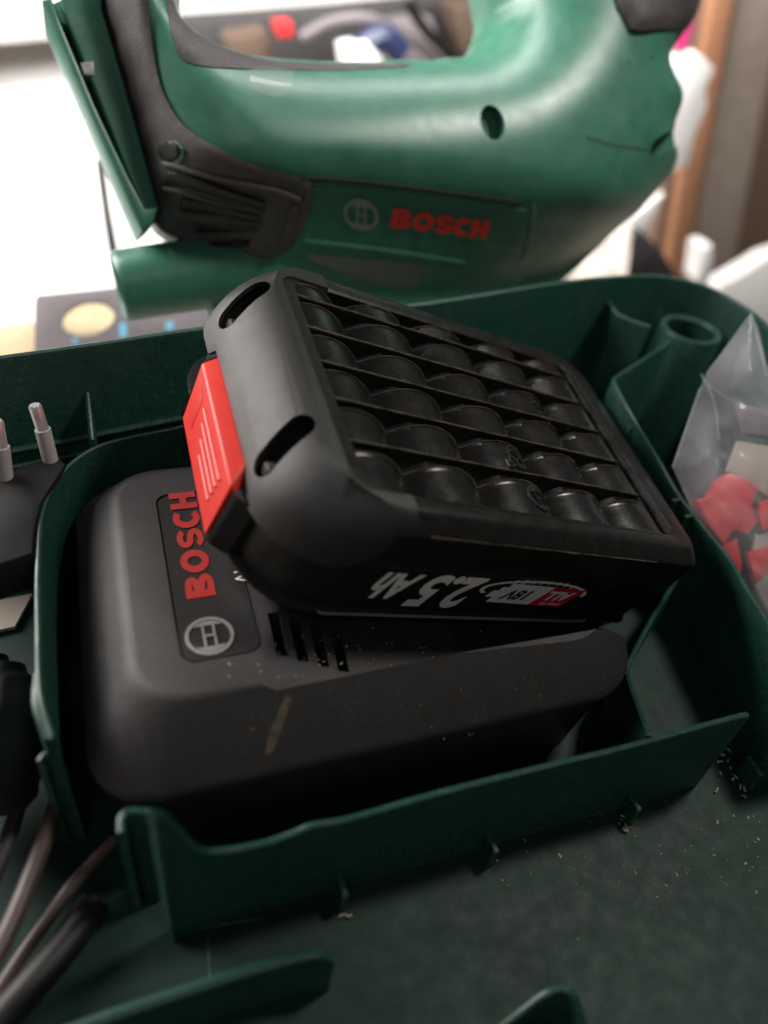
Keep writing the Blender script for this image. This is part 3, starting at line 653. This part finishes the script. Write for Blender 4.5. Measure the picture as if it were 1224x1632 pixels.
rub = skin('rubber_band', [(150, -60), (236, -60), (238, 20), (246, 90), (262, 150), (300, 205), (370, 246), (430, 268), (488, 284), (499, 300), (492, 345), (470, 388), (440, 408), (335, 428), (322, 415), (296, 385), (258, 366), (246, 340), (226, 262), (192, 140), (165, 45)], .2, 'rubber', .11, 3, .18)
vc = []
for (x0, y0, x1, y1, w0, w1) in ((264, 282, 424, 326, 12, 6), (288, 324, 416, 347, 11, 6), (313, 360, 412, 364, 9, 5), (330, 392, 400, 386, 7, 4)):
    dx_, dy_ = x1-x0, y1-y0; l = math.hypot(dx_, dy_); nx_, ny_ = -dy_/l, dx_/l
    skin('vent_slot', [(x0+nx_*w0, y0+ny_*w0), (x0*.5+x1*.5+nx_*(w0+w1)/2, y0*.5+y1*.5+ny_*(w0+w1)/2), (x1+nx_*w1, y1+ny_*w1), (x1-nx_*w1, y1-ny_*w1), (x0*.5+x1*.5-nx_*(w0+w1)/2, y0*.5+y1*.5-ny_*(w0+w1)/2), (x0-nx_*w0, y0-ny_*w0)], .42, 'black', .05, 1, .05, rub)
for px in ([(262, 262), (330, 280), (440, 303), (476, 318)], [(468, 330), (462, 362), (446, 392)], [(262, 302), (340, 322), (420, 340)], [(290, 342), (350, 354), (416, 358)]):
    P = [par(x, y, .2) for x, y in px]; mk('raised_rib', *tube([(p[0], p[1], float(hz(p)[0])+.19) for p in smooth_path(P, 4)], .10, 8), M['rubber'], rub)
circ = lambda cx, cy, q: [(cx+q*math.cos(t), cy+q*1.05*math.sin(t)) for t in np.linspace(0, 2*math.pi, 17)[:-1]]
skin('screw_boss', circ(273, 245, 23), .30, 'green', .07, 1, .05, rub); skin('screw_hole', circ(270, 240, 19), .42, 'black', .06, 1, .05, rub)
skin('grip_lining', [(262, -60), (286, -60), (287, 20), (300, 54), (345, 80), (400, 95), (450, 102), (560, 104), (640, 103), (640, 108), (500, 112), (420, 110), (340, 106), (300, 98), (282, 78), (272, 40)], .07, 'rubber', .12)
skin('rear_block', [(1000, -60), (1110, -60), (1097, 10), (1084, 62), (1076, 60), (1040, 45), (1008, 30)], .30, 'rubber', .14)
skin('dust_patch', [(905, 262), (985, 255), (1048, 252), (1050, 285), (1030, 305), (960, 310), (890, 312)], .02, 'ratings', .15) if False else None
skin('clear_tape', [(388, 92), (430, 94), (466, 108), (462, 140), (448, 156), (410, 146), (398, 130)], .045, 'tape', .07, 2)
skin('rating_plate', [(497, 404), (560, 410), (620, 416), (676, 424), (672, 438), (655, 458), (600, 452), (540, 432), (494, 414)], .03, 'ratings', .08, 2)
# belt step and name panel
for nm, px, r in (('belt_groove', [(486, 284), (560, 289), (650, 299), (740, 311), (830, 324)], .07), ('panel_ridge', [(486, 384), (560, 392), (650, 404), (740, 418)], .09), ('panel_ridge', [(850, 325), (846, 370), (832, 412)], .08), ('panel_ridge', [(500, 300), (600, 306), (740, 322), (840, 336)], .06)):
    P = [par(x, y, 0) for x, y in px]; mk(nm, *tube([(p[0], p[1], float(hz(p)[0])+(.0 if nm == 'belt_groove' else -.02)) for p in smooth_path(P, 4)], r, 8), M['black' if nm == 'belt_groove' else 'green'], tool)
for px in ([(935, 218), (980, 232), (1032, 240)], [(1000, 100), (1050, 118), (1072, 135)]):
    P = [par(x, y, 0) for x, y in px]; mk('crease', *tube([(p[0], p[1], float(hz(p)[0])-.03) for p in smooth_path(P, 4)], .05, 6), M['black'], tool)
def on_tool(VF, o_px, ex_px, ey_px, name, mat, off=.06, shear=0):
    o = par(*o_px, off); ex = par(*ex_px, off)-o; ey = par(*ey_px, off)-o
    V_, F_ = place(VF, (0, 0, 0), (1, 0, 0), (0, 1, 0), (0, 0, 1), 0, 1, 1, .12)
    Q = []
    for v in V_: p = o+ex*v[0]+ey*v[1]; Q.append((p[0], p[1], float(hz(p)[0])+off+v[2]*1.0))
    return mk(name, Q, F_, M[mat], tool)
Vn = [(v[0]/wl, v[1], v[2]) for v in Vw]
on_tool((Vn, Fw), (622, 362), (773, 381), (629, 332), 'maker_lettering', 'redlogo', .07)
on_tool(emblem(), (576, 343), (603, 347), (577, 317), 'round_emblem', 'silver', .05)
# front plate with its slot, and the lower collar
def tprism(name, px, d0, d1, mat, bev=.08, sm=1):
    return mk(name, *prism([tp(*p) for p in px], (0, 0, 0), (1, 0, 0), (0, 1, 0), (0, 0, 1), d0, d1, bev), M[mat], tool)
tprism('front_plate', [(98, -90), (150, -90), (162, 40), (192, 140), (226, 262), (248, 342), (236, 356), (222, 340), (165, 195), (112, 66), (98, 30)], -1.2, 1.0, 'green')
tprism('plate_flange', [(70, 30), (84, 27), (100, 70), (150, 190), (200, 296), (226, 345), (246, 342), (240, 362), (221, 379), (205, 345)], -1.2, 1.3, 'green')
tprism('plate_slot', [(84, 30), (112, 60), (165, 195), (226, 344), (205, 330), (120, 130)], -1.0, .2, 'black', .02)
tprism('plate_tooth', [(128, 120), (148, 118), (150, 140), (134, 138)], -.5, 1.05, 'silver', .02)
tprism('plate_tip', [(84, 27), (100, 20), (103, -20), (112, 10), (112, 62), (98, 56)], -1.2, .9, 'green', .05)
ca = np.array(tp(190, 455)); cb = np.array(tp(420, 420)); cr = np.linalg.norm(np.array(tp(182, 398))-np.array(tp(214, 512)))/2*.98; cd = nrm(cb-ca); cn = np.array([-cd[1], cd[0]])
def cring(t, r): return [(ca[0]+cd[0]*t+cn[0]*r*math.cos(q), ca[1]+cd[1]*t+cn[1]*r*math.cos(q), r*math.sin(q)-.3) for q in np.linspace(0, 2*math.pi, 37)[:-1]]
mk('collar', *loft([cring(1.2, cr*.82), cring(.05, cr*.86), cring(-.02, cr*.93), cring(.06, cr), cring(.25, cr*1.02), cring(2.5, cr*1.05), cring(5.5, cr*1.08)]), M['green'], tool, 40)

# ================================================================== BACKGROUND THINGS (each at its own place behind the case)
def slab(name, px, Y, thick, mat, label, cat, bev=.1, group=None, tilt=None, parent=None):
    n_ = np.array((0, -1, 0.)) if tilt is None else nrm(tilt); o_ = at(px[0][0], px[0][1], y=Y); X_ = nrm(np.cross((0, 0, 1), n_)); X_ = X_ if X_[0] > 0 else -X_; Y_ = np.cross(n_, X_); Y_ = Y_ if Y_[2] > 0 else -Y_
    P = []
    for p in px: q = at(*p, plane=(o_, n_))-o_; P.append((q@X_, q@Y_))
    V_, F_ = prism(P, o_, X_, Y_, n_, -thick, 0, bev)
    if parent is not None: V_ = [np.array(v)-parent[1] for v in V_]; return mk(name, V_, F_, M[mat], parent[0])
    o = mk(name, V_, F_, M[mat]); tag(o, label, cat, group); return o
# white paper sheets spread over the worktop on the left
pts = [(-330, 640), (30, 560), (160, 430), (240, 330), (330, 200), (120, 70), (-200, 95)]
P = [at(x, y, z=ZT+.3) for x, y in pts]
sh = [at(-300, 560, y=24), at(260, 560, y=24)]
slab('paper_sheet', [(-240, 640), (60, 600), (230, 560), (262, 380), (260, 120), (-240, 165)], 34, .4, 'paper', 'large white paper sheet standing bright behind the case at left', 'paper', .1, 'white paper sheets at left', tilt=(.15, -.8, .6))
slab('paper_sheet', [(-20, 262), (22, 255), (60, 420), (52, 500), (-20, 500)], 32, .15, 'paper', 'smaller folded white paper leaning in front of the bright sheet', 'paper', .03, 'white paper sheets at left', tilt=(.25, -.8, .55))
slab('shelf_board', [(-300, -40), (-300, 108), (0, 72), (330, 42), (560, 22), (800, -2), (800, -90), (-300, -90)], 62, 8, 'board', 'bright white shelf board running across the top of the view', 'shelf', .3)
slab('drawer_front', [(-300, 96), (0, 68), (290, 40), (290, 190), (-300, 190)], 66, 3, 'board', 'pale panel under the white shelf board at left', 'drawer', .2)
slab('cable_trunk', [(152, 258), (166, 255), (176, 330), (196, 440), (182, 452), (166, 360)], 30, .5, 'dark', 'thin brown stick standing between the paper and the green collar', 'stick', .1)
# grey cardboard box with a round hole
bx = empty('cardboard_box', at(140, 510, y=19)); bo = at(140, 510, y=19); tag(bx, 'grey cardboard box with a round hole and light blue print, left of the collar', 'box')
bn = nrm((.05, -.75, .66)); bX = nrm(np.cross((0, 0, 1), bn)); bX = bX if bX[0] > 0 else -bX; bY = np.cross(bn, bX); bY = bY if bY[2] > 0 else -bY
def bp(x, y): q = at(x, y, plane=(bo, bn))-bo; return np.array((q@bX, q@bY))
outer = [bp(*p) for p in ((56, 478), (60, 470), (200, 456), (400, 436), (400, 620), (56, 640), (54, 560))]
hc = bp(141, 508); hr = [bp(141+42*math.cos(t), 508+27*math.sin(t)-6*math.cos(t)) for t in np.linspace(0, 2*math.pi, 25)[:-1]]
fp = mk('front_panel', *prism(outer, (0, 0, 0), bX, bY, bn, -.3, 0, .05), M['greybox'], bx)
difference(fp, [mk('cutter', *prism(hr, (0, 0, 0), bX, bY, bn, -1, 1), M['black'], bx)])
mk('inner_sleeve', *prism([p*.98 for p in outer], (0, 0, 0), bX, bY, bn, -2.2, -1.2), M['cream'], bx)
mk('side_panel', *prism([outer[0], outer[0]+np.array([.25, 0]), outer[-2]+np.array([.25, 0]), outer[-2]], (0, 0, 0), bX, bY, bn, -3, -.31), M['greybox'], bx)
for px in ([(195, 496), (228, 490), (230, 497), (196, 503)], [(190, 516), (201, 514), (202, 536), (191, 538)], [(263, 514), (276, 512), (277, 524), (265, 526)], [(115, 540), (124, 539), (124, 546), (115, 547)]):
    mk('blue_print', *prism([bp(*p) for p in px], (0, 0, 0), bX, bY, bn, .0, .015), M['cyan'], bx)
slab('cream_card', [(-200, 545), (0, 516), (56, 512), (58, 640), (-200, 640)], 20, .3, 'cream', 'cream coloured card behind the case rim at far left', 'card', .05, tilt=(0, -.8, .6))
# things seen through the handle
slab('clutter_crate', [(290, 40), (560, 20), (830, -10), (830, 140), (290, 140)], 58, 12, 'dark', 'dark crate seen through the loop of the tool handle', 'crate', .4)
slab('brown_carton', [(360, 62), (425, 50), (440, 100), (370, 100)], 52, 3, 'carton', 'small brown carton seen through the handle loop, left side', 'carton', .2, 'brown cartons behind the handle loop')
slab('red_stopper', [(440, 38), (466, 36), (470, 60), (446, 62)], 50, 2, 'redpart', 'small red cap among the clutter inside the handle loop', 'stopper', .2)
def ropeobj(name, pts, Y, r, mat, label, cat, group='cables behind the handle loop'):
    o = mk(name, *tube([at(x, y, y=Y+dy) for x, y, dy in pts], r, 8, 5), M[mat]); tag(o, label, cat, group)
ropeobj('loose_cable', [(480, 60, 0), (530, 34, 0), (590, 30, -1), (650, 60, 0), (700, 100, 0)], 50, .35, 'greybox', 'grey cable arching behind the handle loop', 'cable')
ropeobj('loose_cable', [(650, 5, 0), (680, 50, 0), (720, 90, 0), (740, 110, 0)], 49, .4, 'black', 'black cable hanging down behind the handle loop', 'cable')
ropeobj('loose_cable', [(560, 90, 0), (610, 60, 0), (640, 85, 0)], 48, .9, 'navy', 'thick dark blue cable low behind the handle loop', 'cable')
slab('white_jar', [(552, 80), (590, 72), (612, 96), (600, 112), (556, 112)], 46, 3, 'paper', 'small white jar low behind the handle loop', 'jar', .4)
slab('grey_tub', [(618, 40), (690, 30), (720, 110), (620, 112)], 54, 3, 'greybox', 'grey tub behind the black cable in the loop', 'tub', .3)
slab('brown_carton', [(720, 12), (790, 2), (770, 80), (740, 92)], 54, 3, 'carton', 'brown carton at the right edge of the handle loop', 'carton', .2, 'brown cartons behind the handle loop')
# right side: posts, paper, pink strip
slab('wood_post', [(1120, -60), (1190, -60), (1092, 470), (1030, 470)], 46, 5, 'timber', 'dark brown timber post just right of the tool', 'post', .3)
slab('wood_strip', [(1148, -60), (1182, -60), (1086, 470), (1056, 470)], 43, 1.2, 'orangewood', 'orange brown wooden strip on the post right of the tool', 'strip', .2)
slab('grey_board', [(1184, -60), (1262, -60), (1160, 480), (1088, 470)], 48, 3, 'greige', 'grey beige board standing right of the orange strip', 'board', .3)
slab('wood_board', [(1262, -60), (1500, -60), (1500, 420), (1150, 470)], 60, 4, 'timber', 'brown wooden panel at the far right edge', 'board', .3)
slab('pink_strip', [(1090, -60), (1126, -60), (1108, 30), (1094, 86), (1083, 80), (1088, 20)], 40, .6, 'pink', 'bright pink plastic strip hanging by the tool rear', 'strip', .1)
slab('crumpled_paper', [(1062, 130), (1080, 88), (1100, 92), (1112, 84), (1128, 95), (1142, 110), (1128, 140), (1130, 170), (1112, 210), (1098, 268), (1068, 276), (1040, 230)], 38, 1.2, 'paper', 'crumpled white paper against the post behind the tool rear', 'paper', .3)
slab('white_card', [(1000, 352), (1058, 308), (1040, 350), (1032, 372), (1010, 380)], 36, .4, 'paper', 'small white card below the rear of the tool', 'card', .05)
slab('white_cloth', [(1100, 560), (1150, 455), (1190, 432), (1224, 410), (1400, 360), (1400, 560)], 36, 2, 'board', 'white cloth bunched beyond the right corner of the case', 'cloth', .4)
slab('white_box', [(1112, 450), (1120, 395), (1136, 392), (1138, 420), (1130, 455)], 34, 2, 'paper', 'small white box standing by the case corner', 'box', .2)
slab('blister_pack', [(880, 470), (920, 425), (975, 372), (1008, 340), (1006, 400), (996, 470)], 27, .5, 'clearpack', 'clear blister pack leaning behind the case rim', 'blister pack', .08, tilt=(-.3, -.7, .6))
slab('red_insert', [(930, 440), (960, 405), (966, 420), (940, 455)], 28.4, .3, 'redpart', 'small red insert showing inside the clear blister pack', 'insert', .05)
slab('dark_pouch', [(984, 470), (1006, 380), (1020, 366), (1060, 404), (1096, 470)], 30, 1.0, 'dark', 'dark speckled pouch leaning behind the case corner', 'pouch', .3)

# ================================================================== THINGS IN THE CASE, LEFT
pg0 = at(30, 770, z=-.2); plug = empty('power_plug', pg0); tag(plug, 'black mains plug with two bare pins pointing up, at the left edge of the case', 'plug')
def pin(x0, y0, x1, y1, xm, ym, z0):
    e = at(x1, y1, z=z0); t = at(x0, y0, y=e[1]+.2); m_ = at(xm, ym, y=e[1]+.1)
    a_ = mk('pin', *tube([e-pg0-(m_-e)*.3, m_-pg0], .18, 14), M['sleeve'], plug); mk('pin_tip', *tube([m_-pg0-(m_-e)*.1, m_-pg0+(t-m_)*.93, t-pg0], .145, 14, taper=[1, 1, .8]), M['chrome'], a_)
pin(55, 645, 80, 732, 68, 684, .1); pin(-6, 670, 8, 760, 2, 712, .1)
mk('plug_body', *prism([(at(x, y, z=.1)-pg0)[:2] for x, y in ((-160, 806), (0, 752), (60, 732), (92, 724), (106, 738), (84, 772), (66, 800), (56, 840), (52, 880), (-20, 905), (-160, 940))], (0, 0, 0), (1, 0, 0), (0, 1, 0), (0, 0, 1), -.9+.2-.1, .1+.2-.0, .12), M['side'], plug)
o = mk('beige_card', *prism([at(x, y, z=-3.9)[:2] for x, y in ((-200, 965), (0, 958), (52, 948), (24, 1000), (-200, 1050))], (0, 0, 0), (1, 0, 0), (0, 1, 0), (0, 0, 1), -3.95, -3.85), M['greige']); tag(o, 'beige card lying in the left bay of the case', 'card')
A = Acc()
Pb = [at(x, y, z=-.8) for x, y in ((-60, 1010), (-10, 1012), (22, 1030), (36, 1075), (42, 1130), (34, 1190), (20, 1240))]
o = mk('power_adapter', *tube([tuple(at(-40, 1060, z=-1.6)), tuple(at(-30, 1120, z=-1.9)), tuple(at(-30, 1200, z=-2.3)), tuple(at(-40, 1290, z=-2.6))], 1.15, 24, 5, taper=[.55, .8, .95, 1, 1, 1, 1, .95, .8]), M['chgd']); tag(o, 'rounded black plastic adapter at the left edge beside the charger bay', 'adapter')
def cable(name, pts, r, mat, label, cat, grp='cables in the lower left of the case'):
    o = mk(name, *tube([at(x, y, z=z) for x, y, z in pts], r, 12, 6), M[mat]); tag(o, label, cat, grp)
cable('power_cable', [(104, 1240, -2.9), (84, 1300, -2.8), (52, 1390, -2.6), (10, 1490, -2.5), (-50, 1600, -2.4)], .17, 'brass', 'long brown cable running down along the left edge', 'cable')
cable('power_cable', [(182, 1338, -3.2), (150, 1372, -3.2), (112, 1415, -3.3), (78, 1462, -3.5), (30, 1530, -3.7), (-40, 1640, -3.8)], .13, 'brass', 'thin brown cable running from below the curl of the near wall', 'cable')
cable('power_cable', [(60, 1195, -3.0), (36, 1262, -3.0), (12, 1340, -3.0), (-20, 1420, -3.0)], .16, 'dark', 'black cable lying beside the rounded adapter', 'cable')
cable('power_cable', [(150, 1440, -3.8), (110, 1500, -3.7), (50, 1570, -3.6), (-30, 1660, -3.6)], .3, 'side', 'black tube added for the darkness in the lower left corner', 'cable')  # dark tube stands in for the plain darkness of this corner

# ================================================================== PLASTIC BAG, RIGHT
bag = empty('plastic_bag', at(1170, 950, z=-1)); bo2 = at(1170, 950, z=-1); tag(bag, 'clear plastic bag of red parts leaning in the right compartment', 'bag')
def bg(x, y, d=0):
    n_ = nrm((-.25, -.62, .74)); o_ = np.array([13.4, 1.8, -.6]); return at(x, y, plane=(o_+n_*d, n_))
out = [(1196, 498), (1208, 520), (1222, 580), (1262, 640), (1300, 800), (1300, 1050), (1224, 1010), (1160, 905), (1110, 830), (1072, 745), (1090, 690), (1116, 618), (1128, 590), (1150, 562)]
n_ = nrm((-.25, -.62, .74)); bx_ = nrm(np.cross((0, 0, 1), n_)); bx_ = bx_ if bx_[0] > 0 else -bx_; by_ = np.cross(n_, bx_); by_ = by_ if by_[2] > 0 else -by_; ob = np.array([13.4, 1.8, -.6])
def b2(x, y): q = at(x, y, plane=(ob, n_))-ob; return (q@bx_, q@by_)
Q = [b2(*p) for p in out]
def wr(P, d):
    x, y = P[:, 0], P[:, 1]; f = np.clip(d, 0, 1)
    return .25*np.clip(d/.8, 0, 1)+f*(.16*np.abs(np.sin(x*1.7+y*.6+.6*np.sin(y*1.3)))+.10*np.abs(np.sin(x*-1.1+y*2.1+.8*np.sin(x*1.9)))+.05*np.abs(np.sin(x*4.3+y*3.1+np.sin(y*4))))
for sgn, nm in ((1, 'front_film'), (-1, 'back_film')):
    PP, dd, z, F = grid_patch(Q, .09, wr)
    z = z*sgn*(1 if sgn > 0 else 1.5); mk(nm, [ob+bx_*p[0]+by_*p[1]+n_*q-bo2 for p, q in zip(PP, z)], F, M['bag'], bag, 60)
for px in ([(1196, 498), (1208, 540), (1222, 600)], [(1128, 612), (1140, 650), (1146, 700)], [(1118, 596), (1128, 612), (1170, 640), (1224, 660)], [(1072, 745), (1116, 618)]):
    mk('bag_crease', *tube([np.array(bg(x, y, .22))-bo2 for x, y in px], .035, 6, 4), M['tape'], bag)
def chunk(name, px, d0, d1, mat, label, cat, grp=None):
    P = [b2(*p) for p in px]; o = mk(name, *prism(P, ob, bx_, by_, n_, d0, d1, .06), M[mat]); tag(o, label, cat, grp)
chunk('red_clip', [(1108, 798), (1130, 790), (1142, 766), (1160, 754), (1190, 764), (1206, 780), (1196, 810), (1206, 832), (1190, 852), (1168, 846), (1152, 870), (1130, 840)], -.35, .1, 'redpart', 'large red plastic clip inside the clear bag', 'clip', 'red clips in the bag')
chunk('red_clip', [(1150, 872), (1176, 856), (1184, 900), (1180, 925), (1160, 905)], -.35, 0, 'redpart', 'small red clip below the large one inside the bag', 'clip', 'red clips in the bag')
chunk('red_clip', [(1206, 800), (1250, 790), (1262, 830), (1214, 846)], -.35, .05, 'redpart', 'red clip cut by the right edge of the view, inside the bag', 'clip', 'red clips in the bag')
chunk('red_clip', [(1192, 880), (1230, 868), (1240, 900), (1206, 930)], -.35, .0, 'redpart', 'lowest red clip inside the bag beside the right edge', 'clip', 'red clips in the bag')
chunk('paper_slip', [(1162, 750), (1180, 700), (1240, 710), (1300, 760), (1240, 800), (1206, 776), (1190, 762)], -.3, -.15, 'greige', 'beige paper slip inside the bag above the red clip', 'slip')
chunk('grey_fitting', [(1176, 640), (1240, 650), (1260, 700), (1190, 690)], -.3, -.1, 'greybox', 'grey fitting near the top inside the bag', 'fitting')
chunk('pink_fitting', [(1206, 850), (1280, 840), (1290, 960), (1230, 980), (1200, 920)], -.3, -.1, 'clearpack', 'pale pinkish fitting at the bottom of the bag', 'fitting')
